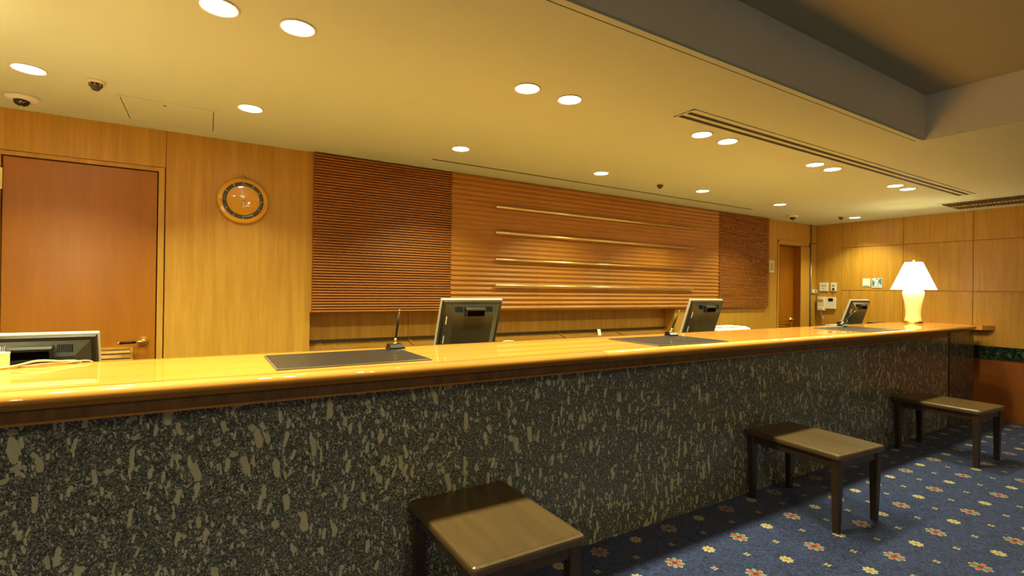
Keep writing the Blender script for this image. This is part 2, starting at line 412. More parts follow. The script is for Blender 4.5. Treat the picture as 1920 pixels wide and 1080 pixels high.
# right wall: veneer panels, marble band, wainscot, base
wr = MB().box(XR + 0.010, XR + 0.2, YF, 4.2, 0, ZC).build('wall_right', 'wainscot_wood')
struct(wr, 'wood panelled wall with green marble band on the right', 'wall')
ys = [3.54, 2.823, 2.145, 1.465, 0.785, 0.105, -0.575, -1.255, -1.935, -2.615, -3.295, -3.975, YF]
G = 0.0022
def rp(y0, y1, z0, z1, nm='panel', mt='wall_veneer', th=0.0):
    return obox(nm, mt, wr, XR - th, XR + 0.0095, y0, y1, z0, z1, r=0.001)
rp(3.54 + G, 3.88, 0, ZC)
for i, (a, b) in enumerate(zip(ys[:-1], ys[1:])):
    if a < 1.0: pass
    elif i == 0:
        rp(3.44 + G, a - G, 0.812, 1.424); rp(b + G, 3.44 - G, 0.812, 1.424)
    else: rp(b + G, a - G, 0.812, 1.424)
    if a < 1.0:
        obox('pale_reflector_panel', 'lobby_paint', wr, XR, XR + 0.0095, b, a, 0.112, ZC); continue  # unseen wall stretch made pale, added to brighten the granite's reflection
    rp(b + G, a - G, 1.430, 2.012); rp(b + G, a - G, 2.018, ZC)
    rp(b + G * 0.3, a - G * 0.3, 0.112, 0.668, 'wainscot_panel', 'wainscot_wood')
mb_ = rp(0.785, 3.54, 0.671, 0.810, 'marble_band', 'green_marble', 0.006)
obox('brass_bead', 'brass_satin', wr, XR - 0.008, XR, 0.785, 3.54, 0.664, 0.670)
bb = MB().box(XR - 0.016, XR, YF, YS, 0, 0.085); bb.box(XR - 0.010, XR, YF, YS, 0.085, 0.112)
struct(bb.build('baseboard_right', 'wainscot_wood'), 'stepped wooden baseboard on the right wall', 'baseboard')
rail = empty('wall_rail', (XR, 2.0, 0.99)); tag(rail, 'short varnished wooden ledge on the right wall past the counter end', 'ledge')
m = MB(); m.prism([(-0.115, 0.03), (-0.075, 0.0), (-0.03, -0.03), (0, -0.05), (0, 0.6), (-0.115, 0.6)], 0.004, 0.055); m.build('ledge_top', 'counter_wood', rail)
MB().box(-0.09, 0, 0.05, 0.6, -0.006, 0.0045).build('ledge_moulding', 'moulding_wood', rail)

# ------------------------------------------------------------------ doors
def lever(parent, x, y, z, sgn, s=1.0, grip='pen_black'):
    h = empty('door_handle', (0, 0, 0)); h.parent = parent
    ro = Matrix.Translation((x, y, z)) @ Matrix.Rotation(math.pi / 2, 4, 'X')
    m = MB(); m.lathe([(0.0, 0.030 * s), (0.012 * s, 0.030 * s), (0.014 * s, 0.014 * s), (0.026 * s, 0.010 * s), (0.028 * s, 0.004 * s), (0.028 * s, 0)], 24, ro)
    m.tube([(x, y - 0.02 * s, z), (x, y - 0.048 * s, z), (x + sgn * 0.012 * s, y - 0.052 * s, z), (x + sgn * 0.035 * s, y - 0.052 * s, z - .001)], [0.009 * s, 0.009 * s, 0.010 * s, 0.007 * s], 12)
    m.tube([(x + sgn * 0.112 * s, y - 0.052 * s, z - .004), (x + sgn * 0.122 * s, y - 0.052 * s, z - .0045)], 0.0085 * s, 12)
    a = m.build('lever', 'brass', parent)
    g = MB().tube([(x + sgn * 0.035 * s, y - 0.052 * s, z - .001), (x + sgn * 0.112 * s, y - 0.052 * s, z - .004)], 0.008 * s, 12).build('grip', grip, a)
    bpy.data.objects.remove(h)
    return a
def vent(parent, x0, x1, y, z0, z1, n, mat='wall_veneer'):
    f = MB(); w_ = 0.014
    f.box(x0, x1, y - 0.010, y, z1 - w_, z1); f.box(x0, x1, y - 0.010, y, z0, z0 + w_); f.box(x0, x0 + w_, y - 0.010, y, z0 + w_, z1 - w_); f.box(x1 - w_, x1, y - 0.010, y, z0 + w_, z1 - w_)
    fr = f.build('vent_frame', mat, parent)
    MB().box(x0 + w_, x1 - w_, y - 0.002, y - 0.0005, z0 + w_, z1 - w_).build('vent_back', 'dark_gap', fr)
    for k in range(n):
        z = z0 + w_ + (k + 0.5) * (z1 - z0 - 2 * w_) / n
        h = (z1 - z0 - 2 * w_) / n * 0.34
        MB().add([(x0 + w_, y - 0.009, z - h), (x1 - w_, y - 0.009, z - h), (x1 - w_, y - 0.002, z + h), (x0 + w_, y - 0.002, z + h),
                  (x0 + w_, y - 0.009, z - h + .004), (x1 - w_, y - 0.009, z - h + .004), (x1 - w_, y - 0.002, z + h + .004), (x0 + w_, y - 0.002, z + h + .004)],
                 [(0, 1, 2, 3), (4, 7, 6, 5), (0, 4, 5, 1), (3, 2, 6, 7), (0, 3, 7, 4), (1, 5, 6, 2)]).build('vent_slat', mat, fr)
d1 = empty('door_1', (0, 0, 0)); struct(d1, 'large reddish wood door at the left behind the counter', 'door')
obox('leaf', 'door_veneer', d1, -0.985, -0.276, YB + 0.004, YB + 0.045, 0.005, 2.090, r=0.002)
obox('reveal', 'dark_gap', d1, -1.05, -0.24, YB + 0.05, 4.04, 0.0, 2.12)
jm = MB(); jm.box(-0.269, -0.237, YB - 0.004, YB + 0.05, 0, 2.120); jm.box(-1.054, -0.992, YB - 0.004, YB + 0.05, 0, 2.120); jm.box(-0.992, -0.269, YB - 0.004, YB + 0.05, 2.097, 2.120)
jm.build('door_frame', 'wall_veneer', d1)
lever(d1, -0.335, YB + 0.004, 1.022, -1, 1.0)
vent(d1, -0.80, -0.385, YB + 0.004, 0.55, 0.990, 14, 'wall_veneer')
obox('hinge', 'brass', d1, -0.995, -0.984, YB - 0.008, YB + 0.003, 1.90, 2.02)
d2 = empty('door_2', (0, 0, 0)); struct(d2, 'narrow recessed wood door in the far right corner', 'door')
obox('leaf', 'door_veneer', d2, 6.58, 7.125, 3.985, 4.03, 0.005, 2.035, r=0.002)
fm = MB(); fm.box(6.548, 6.575, YB - 0.006, 4.04, 0, 2.06); fm.box(6.575, 7.29, YB - 0.012, 4.04, 2.042, 2.062); fm.box(6.56, 7.30, YB - 0.018, YB + 0.002, 2.062, 2.095)
fm.build('door_frame', 'wall_veneer', d2)
obox('reveal_side', 'door_veneer', d2, 7.118, 7.1265, YB + 0.002, 3.984, 0, 2.04)
lever(d2, 7.055, 3.985, 1.012, -1, 1.0, 'brass')
vent(d2, 6.60, 7.0, 3.985, 0.5, 0.995, 12, 'door_veneer')

# ------------------------------------------------------------------ louvred and ribbed cladding
ZL0, ZL1 = 1.188, ZC - 0.003
def louver(x0, x1, label):
    t = empty('louver_panel', (x0, YB, ZL0)); tag(t, label, 'wall panel', 'slatted wall panels')
    W = x1 - x0; H = ZL1 - ZL0
    MB().box(0, W, -0.018, -0.001, 0.0, H).build('backing', 'louver_wood', t)
    n = 57; p = (H - 0.006) / n
    prof = [(-0.018, 0.0), (-0.040, 0.0008), (-0.0425, 0.004), (-0.041, p * 0.60), (-0.030, p * 0.86), (-0.018, p * 0.90)]
    sm = MB(); k = len(prof)
    sm.add([(0.002, y, z) for y, z in prof] + [(W - 0.002, y, z) for y, z in prof],
           [tuple(range(k)), tuple(range(k, 2 * k))[::-1]] + [(i, (i + 1) % k, k + (i + 1) % k, k + i) for i in range(k)])
    me = sm.mesh('slat', 'louver_wood')
    for i in range(n): inst(me, 'slat', t, (0, 0, 0.003 + i * p))
    return t
louver(0.652, 1.744, 'reddish slatted wood panel at the left of the ribbed wall, reaching the ceiling')
louver(5.268, 6.300, 'reddish slatted wood panel at the far right of the ribbed wall, beside the recessed door')
rb = empty('ribbed_panel', (1.746, YB, ZL0)); tag(rb, 'wide orange wood wall panel with horizontal wavy ribs and brass rods', 'wall panel')
nr = 28; pr = (ZL1 - ZL0) / nr; prof = []
for i in range(nr):
    for k in range(8):
        u = k / 8.0; prof.append((-0.030 - 0.0095 * (0.5 - 0.5 * math.cos(2 * math.pi * u)) ** 0.8, (i + u) * pr))
prof.append((-0.030, nr * pr)); k = len(prof); WB = (5.266 - 1.746) / 4
bm_ = MB()
vs = [(0.0008, y, z) for y, z in prof] + [(WB - 0.0008, y, z) for y, z in prof]
bm_.add(vs, [(i, i + 1, k + i + 1, k + i) for i in range(k - 1)], True)
bm_.box(0.0008, WB - 0.0008, -0.030, -0.001, 0, nr * pr)
me = bm_.mesh('ribbed_board', 'ribbed_wood')
for i in range(4): inst(me, 'ribbed_board', rb, (i * WB, 0, 0))
for i, z in enumerate((2.102, 1.876, 1.640, 1.411)):
    nm = ('topmost', 'second from the top', 'third from the top', 'lowest')[i]
    r_ = empty('brass_rod', (2.16, YB - 0.06, z)); tag(r_, 'thin horizontal brass rod on the ribbed wall, ' + nm, 'rod', 'brass rods on the ribbed wall')
    m = MB(); m.tube([(0, 0, 0), (2.62, 0, 0)], 0.012, 14); m.build('bar', 'rod_brass', r_)
    for x in (0.25, 1.31, 2.37): MB().tube([(x, 0.0, 0), (x, 0.0198, 0)], 0.005, 8).build('standoff', 'brass_satin', r_)

# key / card rack in the alcove
rk = empty('card_rack', (0.646, 4.03, 0.86)); tag(rk, 'long wooden card rack with pockets in the alcove under the ribbed wall', 'rack')
LW = 3.888
MB().box(0, LW, -0.014, -0.001, 0.085, 0.112).build('ledge_strip', 'rack_dark', rk)
m = MB(); m.add([(0, -0.010, 0.088), (LW, -0.010, 0.088), (LW, -0.125, 0.046), (0, -0.125, 0.046), (0, -0.010, 0.0), (LW, -0.010, 0.0)], [(0, 1, 2, 3), (0, 4, 5, 1), (3, 2, 5, 4), (0, 3, 4), (1, 5, 2)])
m.build('sloping_board', 'rack_wood', rk)
fin = MB(); fin.add([(0, -0.006, 0.10), (0, -0.004, 0.085), (0, -0.140, 0.036), (0, -0.150, 0.058), (0.012, -0.006, 0.10), (0.012, -0.004, 0.085), (0.012, -0.140, 0.036), (0.012, -0.150, 0.058)],
                    [(0, 1, 2, 3), (4, 7, 6, 5), (0, 4, 5, 1), (1, 5, 6, 2), (2, 6, 7, 3), (3, 7, 4, 0)])
fme = fin.mesh('divider', 'moulding_wood')
for x in (0.0, 0.795, 1.57, 2.35, 3.105, LW - 0.014): inst(fme, 'divider', rk, (x, 0, 0))
pf = MB(); pf.add([(0, -0.012, 0.092), (0, -0.010, 0.086), (0, -0.124, 0.044), (0, -0.124, 0.050), (0.003, -0.012, 0.092), (0.003, -0.010, 0.086), (0.003, -0.124, 0.044), (0.003, -0.124, 0.050)],
                  [(0, 1, 2, 3), (4, 7, 6, 5), (0, 4, 5, 1), (1, 5, 6, 2), (2, 6, 7, 3), (3, 7, 4, 0)])
pme = pf.mesh('pocket_divider', 'wall_veneer')
for b in range(5):
    for q in range(1, 8): inst(pme, 'pocket_divider', rk, (b * 0.778 + q * 0.0972, 0, 0))
rs = MB()
rs.box(0, LW, -0.150, -0.1255, -0.004, 0.052)
rs.build('slotted_rail', 'stone_strip', rk)
card = MB().box(-0.022, 0.022, -0.001, 0.001, 0, 0.075).build('white_card', 'white_paper'); card.location = (3.47, 3.93, 0.908); card.rotation_euler = (-0.35, 0.12, 0)
tag(card, 'small white card standing in the card rack', 'card')

# ================================================================== RECEPTION COUNTER
rc = empty('reception_counter', (0, YS, 0)); tag(rc, 'long reception counter front clad in dark speckled granite', 'counter')
obox('body', 'desk_laminate', rc, XL + 0.01, 7.30, 0.035, 0.38, 0.0, 0.99)
seams = [XL + 0.02, -2.72, -0.85, 1.02, 2.88, 4.742, 6.622]
for i, (a, b) in enumerate(zip(seams[:-1], seams[1:])):
    o = obox('granite_panel', 'granite', rc, -(b - a) / 2 + 0.0008, (b - a) / 2 - 0.0008, 0.0, 0.030, 0.002, 0.985, r=0.0008)
    o.location = ((a + b) / 2, 0, 0); o.rotation_euler = (0, 0, (0, 0, 0.0006, -0.0006, 0.0009, -0.0016)[i])
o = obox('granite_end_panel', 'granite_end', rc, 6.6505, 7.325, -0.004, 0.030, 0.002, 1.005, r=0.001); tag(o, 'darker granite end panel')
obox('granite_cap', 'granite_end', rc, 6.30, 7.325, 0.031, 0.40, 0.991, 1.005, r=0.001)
obox('joint', 'dark_gap', rc, 6.6225, 6.650, -0.001, 0.030, 0.002, 0.960)
m = MB(); m.box(XL + 0.02, 6.31, 1.982 - YS, 0.033, 0.9685, 1.006)
m.build('fascia', 'fascia_wood', rc)
fb = MB(); pf_ = [(1.974 - YS, 0.961), (1.973 - YS, 0.9645), (1.977 - YS, 0.968), (1.984 - YS, 0.9683), (-0.001, 0.9683), (-0.001, 0.961)]
kk = len(pf_); fb.add([(XL + 0.02, y, z) for y, z in pf_] + [(6.318, y, z) for y, z in pf_], [tuple(range(kk)), tuple(range(kk, 2 * kk))[::-1]] + [(i, (i + 1) % kk, kk + (i + 1) % kk, kk + i) for i in range(kk)])
fb.build('lower_moulding', 'moulding_wood', rc)

# top with bull-nosed edge that curves back at the right end
ct = empty('countertop', (0, YG, ZT)); tag(ct, 'long glossy golden wood countertop with a rounded front edge', 'countertop')
def edge_path():
    P = [(XL + 0.02, YG), (-1.9, YG), (1.733, YG), (1.735, YG), (4.5, YG), (6.76, YG)]
    for k in range(1, 9):
        a = k / 8 * math.pi / 2
        P.append((6.76 + 0.045 * math.sin(a), YG + 0.045 * (1 - math.cos(a))))
    return P + [(6.805, 2.2), (6.805, YBK - 0.001)]
EP = edge_path()
def sweep(prof, path):
    m = MB(); n = len(prof); rings = []
    for i, (x, y) in enumerate(path):
        a = Vector(path[max(i - 1, 0)]); b = Vector(path[min(i + 1, len(path) - 1)])
        d = (b - a).normalized(); nx, ny = d.y, -d.x
        rings.append([(x + nx * o, y + ny * o - YG, z - ZT) for o, z in prof])
    vs = [p for r_ in rings for p in r_]; fs = []
    for i in range(len(rings) - 1):
        for k in range(n):
            k2 = (k + 1) % n; fs.append((i * n + k, (i + 1) * n + k, (i + 1) * n + k2, i * n + k2))
    fs.append(tuple(range(n))); fs.append(tuple((len(rings) - 1) * n + k for k in range(n))[::-1])
    m.add(vs, fs, True); return m
nose = [(0.002, 1.0665), (0.008, 1.0685), (0.020, 1.0690), (0.033, 1.0665), (0.043, 1.0605), (0.0495, 1.0515), (0.051, 1.0445), (0.049, 1.0385), (0.042, 1.0325), (0.032, 1.0290), (0.022, 1.0278),
        (0.021, 1.0245), (0.012, 1.0240), (0.006, 1.0200), (0.002, 1.0150), (-0.008, 1.0130), (-0.010, 1.0095), (-0.018, 1.0070), (-0.030, 1.0065), (-0.06, 1.0065), (-0.06, 1.02), (0.002, 1.02)]
for a, b in ((0, 3), (3, len(EP))):
    seg = EP[a:b] if a else EP[:3]
    sweep(nose, seg).build('nosing', 'counter_wood', ct)
sl = MB()
top = [(x, y - YG + 0.0) for x, y in EP]
inn = []
for i, (x, y) in enumerate(EP):
    inn.append((x if x < 6.77 else x - 0.0015, y - YG + (0.0015 if x < 6.79 else 0.0)))
poly = inn + [(XL + 0.02, YBK - YG - 0.001)]
sl.prism(poly, 1.022 - ZT, 0.0)
sl.build('slab', 'counter_wood', ct)
gr = sweep([(-0.0006, ZT + 0.0003), (0.0028, ZT + 0.0003), (0.0028, ZT - 0.004), (-0.0006, ZT - 0.004)], EP); gr.build('inlay_line', 'inlay_dark', ct)
obox('back_lip', 'moulding_wood', ct, XL + 0.02, 6.80, YBK - YG, YBK - YG + 0.012, 1.010 - ZT, 0.002)

# staff desk behind the counter
sd = empty('staff_desk', (0, 2.46, 0)); tag(sd, 'low laminate work desk behind the reception counter', 'desk')
obox('desk_top', 'desk_laminate', sd, XL + 0.05, 7.25, 0.005, 0.66, 0.72, 0.75, r=0.004)
for x in (XL + 0.1, -1.9, 0.6, 2.6, 4.75, 7.15): obox('desk_leg', 'desk_laminate', sd, x, x + 0.03, 0.03, 0.62, 0, 0.72)

# ================================================================== THINGS ON THE COUNTER
def mat_pad(pos, rz, label):
    o = empty('desk_mat', (*pos, ZT + 0.0005), rz); tag(o, label, 'desk mat', 'dark leather desk mats')
    W, D = 0.61, 0.425
    m = MB(); m.rbox(-W / 2 + 0.006, W / 2 - 0.006, -D / 2 + 0.006, D / 2 - 0.006, 0.0012, 0.0065, r=0.002); m.build('pad', 'leather', o)
    e = MB(); e.rbox(-W / 2, W / 2, -D / 2, D / 2, 0.0, 0.0050, r=0.0022); e.build('piped_edge', 'leather_edge', o)
    return o
def pen_set(pos, rz, tip, label):
    o = empty('pen_stand', (*pos, ZT + 0.0076), rz); tag(o, label, 'pen stand', 'pen stands on the desk mats')
    m = MB()
    pl = [(-0.041, -0.026), (0.041, -0.026), (0.041, 0.032), (-0.041, 0.032)]
    v = [(x, y, 0) for x, y in pl] + [(x * 0.9, y * 0.88, 0.008) for x, y in pl] + [(-0.033, -0.008, 0.022), (0.033, -0.008, 0.022), (0.034, 0.026, 0.026), (-0.034, 0.026, 0.026)]
    f = [(3, 2, 1, 0), (8, 9, 10, 11)] + [(i, (i + 1) % 4, 4 + (i + 1) % 4, 4 + i) for i in range(4)] + [(4 + i, 4 + (i + 1) % 4, 8 + (i + 1) % 4, 8 + i) for i in range(4)]
    m.add(v, f); m.build('base', 'black_plastic', o)
    d = (Matrix.Rotation(-rz, 3, 'Z') @ Vector(tip)); L = d.length; d.normalize(); b0 = Vector((0, 0.008, 0.024))
    MB().lathe([(0.0, -0.002), (0.010, -0.001), (0.011, 0.003), (0.006, 0.007), (0.0, 0.008)], 16, Matrix.Translation(b0)).build('swivel', 'brass', o)
    h = MB(); h.tube([b0, b0 + d * 0.012, b0 + d * 0.028], [0.005, 0.0065, 0.0055], 12); h.build('holder', 'brass', o)
    pb = MB(); pb.tube([b0 + d * 0.026, b0 + d * 0.04, b0 + d * L * 0.52, b0 + d * L * 0.56, b0 + d * L * 0.85], [0.0050, 0.0058, 0.0064, 0.0056, 0.0036], 12)
    pen = pb.build('pen', 'pen_black', o)
    MB().tube([b0 + d * L * 0.85, b0 + d * L], [0.0030, 0.0018], 10).build('pen_end', 'brass_satin', pen)
    return o
mat_pad((0.523, 2.214), 0.01, 'dark leather desk mat nearest the viewer, under the upright pen')
mat_pad((2.475, 2.165), -0.025, 'dark leather desk mat in the middle of the counter, between two monitors')
mat_pad((4.868, 2.165), 0.0, 'dark leather desk mat farthest along the counter, before the table lamp')
pen_set((0.800, 2.405), 0.15, (0.018, -0.012, 0.172), 'black pen in a stand on the nearest desk mat')
pen_set((2.720, 2.350), 0.0, (0.052, -0.030, 0.150), 'black pen leaning in a stand on the middle desk mat')
pen_set((4.985, 2.335), 0.0, (0.115, -0.065, 0.125), 'black pen leaning steeply in a stand on the farthest desk mat')

# monitors, seen from behind
def monitor(x, ztop, label, first=None):
    W, H = 0.415, 0.335; tilt = math.radians(19)
    if first is not None:
        o = copy_tree(first); o.location = (x, 2.78, 0.751); tag(o, label)
        return o
    o = empty('monitor', (x, 2.78, 0.751)); tag(o, label, 'monitor', 'computer monitors behind the counter')
    # local frame: u along x, v up the tilted screen, w out of the back (towards the viewer)
    zt = ztop - 0.751; yt = 2.705 - 2.78
    T = Matrix(((1, 0, 0, 0), (0, -math.sin(tilt), -math.cos(tilt), yt), (0, math.cos(tilt), -math.sin(tilt), zt), (0, 0, 0, 1)))  # v=0 at top edge
    m = MB(); m.rbox(-W / 2, W / 2, -H, 0, -0.022, 0.0, r=0.006, seg=3, mat=T); bz = m.build('bezel', 'monitor_bezel', o)
    MB().box(-W / 2 + 0.016, W / 2 - 0.016, -H + 0.018, -0.016, -0.0235, -0.0222, T).build('screen', 'screen_black', bz)
    def frus(a, b, wa, wb):
        vs = [(a[0], a[2], wa), (a[1], a[2], wa), (a[1], a[3], wa), (a[0], a[3], wa), (b[0], b[2], wb), (b[1], b[2], wb), (b[1], b[3], wb), (b[0], b[3], wb)]
        return [T @ Vector(p) for p in vs], [(3, 2, 1, 0), (4, 5, 6, 7)] + [(i, (i + 1) % 4, 4 + (i + 1) % 4, 4 + i) for i in range(4)]
    s_ = MB(); s_.add(*frus((-W / 2 + .006, W / 2 - .006, -H + .006, -.006), (-W / 2 + .012, W / 2 - .012, -H + .012, -.012), 0.0, 0.014))
    s_.build('rear_rim', 'monitor_dark', o)
    s2 = MB(); s2.add(*frus((-W / 2 + .026, W / 2 - .026, -H + .02, -.026), (-W / 2 + .075, W / 2 - .075, -H + .05, -.082), 0.0135, 0.046))
    sh = s2.build('rear_shell', 'monitor_shell', o)
    # carrying handle at the top, standing out of the sloping shoulder
    h = MB(); hx, hw = 0.065, 0.007
    h.box(-hx, hx, -0.050, -0.040, 0.018, 0.062, T); h.box(-hx, -hx + hw, -0.088, -0.050, 0.018, 0.062, T); h.box(hx - hw, hx, -0.088, -0.050, 0.018, 0.062, T); h.box(-hx, hx, -0.092, -0.088, 0.040, 0.062, T)
    hd = h.build('handle', 'monitor_dark', o)
    MB().box(-hx + hw, hx - hw, -0.0879, -0.0501, 0.040, 0.050, T).build('handle_recess', 'matte_black', hd)
    vm = MB()
    vm.box(-0.0016, 0.0016, -0.016, 0.016, -0.001, 0.0012)
    vme = vm.mesh('vent_slot', 'screen_black')
    sl_ang = math.atan2(0.0325, -0.056)
    for sgn in (-1, 1):
        for k in range(9):
            u = sgn * (0.078 + k * 0.0058)
            p0 = Vector((u, -0.026 - 0.028, 0.0135 + 0.01625))
            nrm = Vector((0, 0.0325, 0.056)).normalized(); vd = Vector((0, 0.056, -0.0325)).normalized()
            R = Matrix(((1, 0, 0, p0.x), (0, vd.y, nrm.y, p0.y), (0, vd.z, nrm.z, p0.z), (0, 0, 0, 1)))
            q = inst(vme, 'vent_slot', sh); q.matrix_local = T @ R
    MB().box(-W / 2 + 0.036, -W / 2 + 0.044, -0.15, -0.10, 0.020, 0.0235, T).build('sticker', 'white_paper', sh)
    MB().box(-W / 2 + 0.036, -W / 2 + 0.044, -0.275, -0.225, 0.020, 0.0235, T).build('sticker', 'white_paper', sh)
    for (u, v_) in ((-0.07, -0.15), (0.07, -0.15), (0.01, -0.115)):
        MB().lathe([(0.004, 0.0455), (0.004, 0.0468), (0, 0.0468)], 10, T @ Matrix.Translation((u, v_, 0))).build('screw', 'monitor_dark', sh)
    # neck and foot on the desk
    zc_ = (T @ Vector((0, -H * 0.8, 0.02)))
    nk = MB(); nk.box(-0.05, 0.05, zc_.y - 0.02, zc_.y + 0.02, 0.012, zc_.z); nk.build('neck', 'monitor_dark', o)
    MB().rbox(-0.12, 0.12, zc_.y - 0.10, zc_.y + 0.12, 0.0, 0.014, r=0.005).build('foot', 'monitor_dark', o)
    return o
m2 = monitor(1.380, 1.314, 'dark monitor seen from behind, between the nearest and middle desk mats')
monitor(3.566, 1.314, 'dark tilted monitor seen from behind, next to the white printer', m2)
monitor(6.165, 1.314, 'small-looking monitor far along the counter, beside the table lamp', m2)
m1 = monitor(-0.592, 1.172, 'low monitor at the left end in front of the big door')

# printer, lamp, small things
pr_ = empty('printer', (4.035, 2.90, 0.751)); tag(pr_, 'white printer with rounded top standing behind the counter', 'printer')
m = MB()
pfp = [(-0.14, 0.0), (0.16, 0.0), (0.16, 0.26), (0.14, 0.30), (0.10, 0.312), (-0.06, 0.314), (-0.11, 0.300), (-0.14, 0.25)]
kk = len(pfp); xx = [(-0.255, 0.94), (-0.245, 1.0), (0.245, 1.0), (0.265, 0.90)]
vs = []
for x, s_ in xx: vs += [(x, y, z * s_) for y, z in pfp]
fs = [tuple(range(kk)), tuple(range(3 * kk, 4 * kk))[::-1]]
for j in range(3): fs += [(j * kk + i, j * kk + (i + 1) % kk, (j + 1) * kk + (i + 1) % kk, (j + 1) * kk + i) for i in range(kk)]
m.add(vs, fs); m.build('housing', 'white_plastic', pr_)
MB().box(-0.20, 0.20, 0.08, 0.1605, 0.10, 0.16).build('paper_slot', 'grey_plastic', pr_)
MB().box(-0.2, 0.2, -0.08, 0.07, 0.3135, 0.317).build('lid', 'white_plastic', pr_)

lp = empty('table_lamp', (6.587, 2.375, ZT + 0.0005)); tag(lp, 'lit table lamp with cream ceramic body and white conical shade', 'lamp')
MB().lathe([(0.0, 0.0), (0.088, 0.0), (0.090, 0.006), (0.082, 0.011), (0.084, 0.016), (0.080, 0.022), (0.0, 0.022)], 40).build('foot', 'brass', lp)
MB().lathe([(0.078, 0.0215), (0.079, 0.03), (0.072, 0.055), (0.068, 0.09), (0.070, 0.14), (0.077, 0.20), (0.087, 0.265), (0.096, 0.315), (0.098, 0.335), (0.092, 0.350), (0.066, 0.362), (0.030, 0.366), (0.0, 0.366)], 40).build('vase', 'ceramic', lp)
MB().tube([(0, 0, 0.366), (0, 0, 0.690)], 0.006, 10).build('stem', 'brass', lp)
sh_ = MB(); sh_.lathe([(0.198, 0.368), (0.200, 0.368), (0.079, 0.664), (0.077, 0.664)], 48, cap=False)
sh_.build('lamp_shade', 'lamp_shade', lp)
sp_ = MB()
for a in (0, 2 * math.pi / 3, 4 * math.pi / 3): sp_.tube([(0, 0, 0.655), (0.077 * math.cos(a), 0.077 * math.sin(a), 0.660)], 0.0022, 6)
sp_.build('shade_spider', 'brass', lp)
MB().lathe([(0.0, 0.665), (0.010, 0.668), (0.006, 0.676), (0.011, 0.686), (0.012, 0.694), (0.007, 0.702), (0.003, 0.712), (0, 0.714)], 16).build('finial', 'brass', lp)
bulb = bpy.data.lights.new('bulb', 'POINT'); bulb.energy = 11.0; bulb.color = (1.0, 0.94, 0.52); bulb.shadow_soft_size = 0.03
bo = bpy.data.objects.new('bulb', bulb); C.objects.link(bo); bo.parent = lp; bo.location = (0.02, 0.0, 0.53)
lp2 = copy_tree(lp); lp2.location = (-0.93, 2.36, ZT + 0.0005); tag(lp2, 'matching lit table lamp at the left counter end, beyond the picture edge'); lp['group'] = lp2['group'] = 'table lamps on the counter'

bx_ = empty('cream_box', (-0.665, 2.475, ZT + 0.0005), 0.02); tag(bx_, 'small cream box standing at the left end of the countertop', 'box')
MB().rbox(-0.06, 0.060, -0.02, 0.02, 0, 0.056, r=0.002).build('carton', 'cream_paper', bx_); MB().rbox(-0.061, 0.061, -0.021, 0.021, 0.048, 0.058, r=0.002).build('lid', 'cream_paper', bx_)
tag(MB().tube([(-0.80, 2.56, ZT - .06), (-0.795, 2.53, ZT + .006), (-0.78, 2.47, ZT + .006), (-0.74, 2.42, ZT + .005), (-0.66, 2.42, ZT + .005), (-0.59, 2.46, ZT + .008), (-0.53, 2.49, ZT + .020), (-0.47, 2.50, ZT + .014), (-0.42, 2.535, ZT + 0.004), (-0.41, 2.57, ZT - .05), (-0.41, 2.60, ZT - .2), (-0.42, 2.62, .76)], 0.0042, 8, curve=6).build('cable', 'cable_cream'), 'thick cream cable looped over the rear edge of the countertop before the low monitor', 'cable')
tag(MB().tube([(-0.58, 2.47, ZT + .003), (-0.52, 2.485, ZT + .008), (-0.46, 2.505, ZT + .006), (-0.38, 2.536, ZT + .002), (-0.375, 2.57, ZT - .08), (-0.38, 2.61, .758)], 0.003, 8, curve=6).build('cable', 'cable_grey'), 'thin pale cable lying beside the cream one before the low monitor', 'cable')
tag(MB().tube([(1.63, 2.86, .757), (1.63, 2.85, .93), (1.64, 2.80, 1.028), (1.70, 2.79, 1.038), (1.76, 2.78, 1.026), (1.80, 2.79, 1.022), (1.83, 2.80, 1.0), (1.84, 2.82, .757)], 0.006, 8, curve=6).build('cable', 'cable_grey'), 'pale cable loop beside the monitor between the near and middle mats', 'cable')
ph = empty('card_terminal', (5.865, 2.74, 0.751)); tag(ph, 'small black terminal behind the counter, left of the farthest monitor', 'terminal')
MB().rbox(-0.05, 0.05, -0.05, 0.05, 0.0, 0.285, r=0.008).build('stand', 'black_plastic', ph); MB().rbox(-0.06, 0.06, -0.05, 0.04, 0.285, 0.325, r=0.008).build('head', 'black_plastic', ph)
kb = empty('keyboard_tray', (5.655, 2.68, 0.751)); tag(kb, 'grey shelf tray behind the counter before the farthest monitor', 'tray')
MB().rbox(-0.14, 0.14, -0.07, 0.07, 0.285, 0.305, r=0.004).build('tray', 'grey_plastic', kb)
for sx in (-0.12, 0.12): MB().box(sx - 0.01, sx + 0.01, -0.05, 0.05, 0, 0.286).build('leg', 'grey_plastic', kb)
dk = empty('docking_unit', (6.34, 2.62, 0.751)); tag(dk, 'low black unit behind the counter under the farthest monitor', 'terminal')
MB().rbox(-0.11, 0.11, -0.05, 0.05, 0.0, 0.318, r=0.006).build('case', 'black_plastic', dk); MB().box(0.02, 0.09, -0.052, -0.05, 0.290, 0.314).build('button_strip', 'grey_plastic', dk)

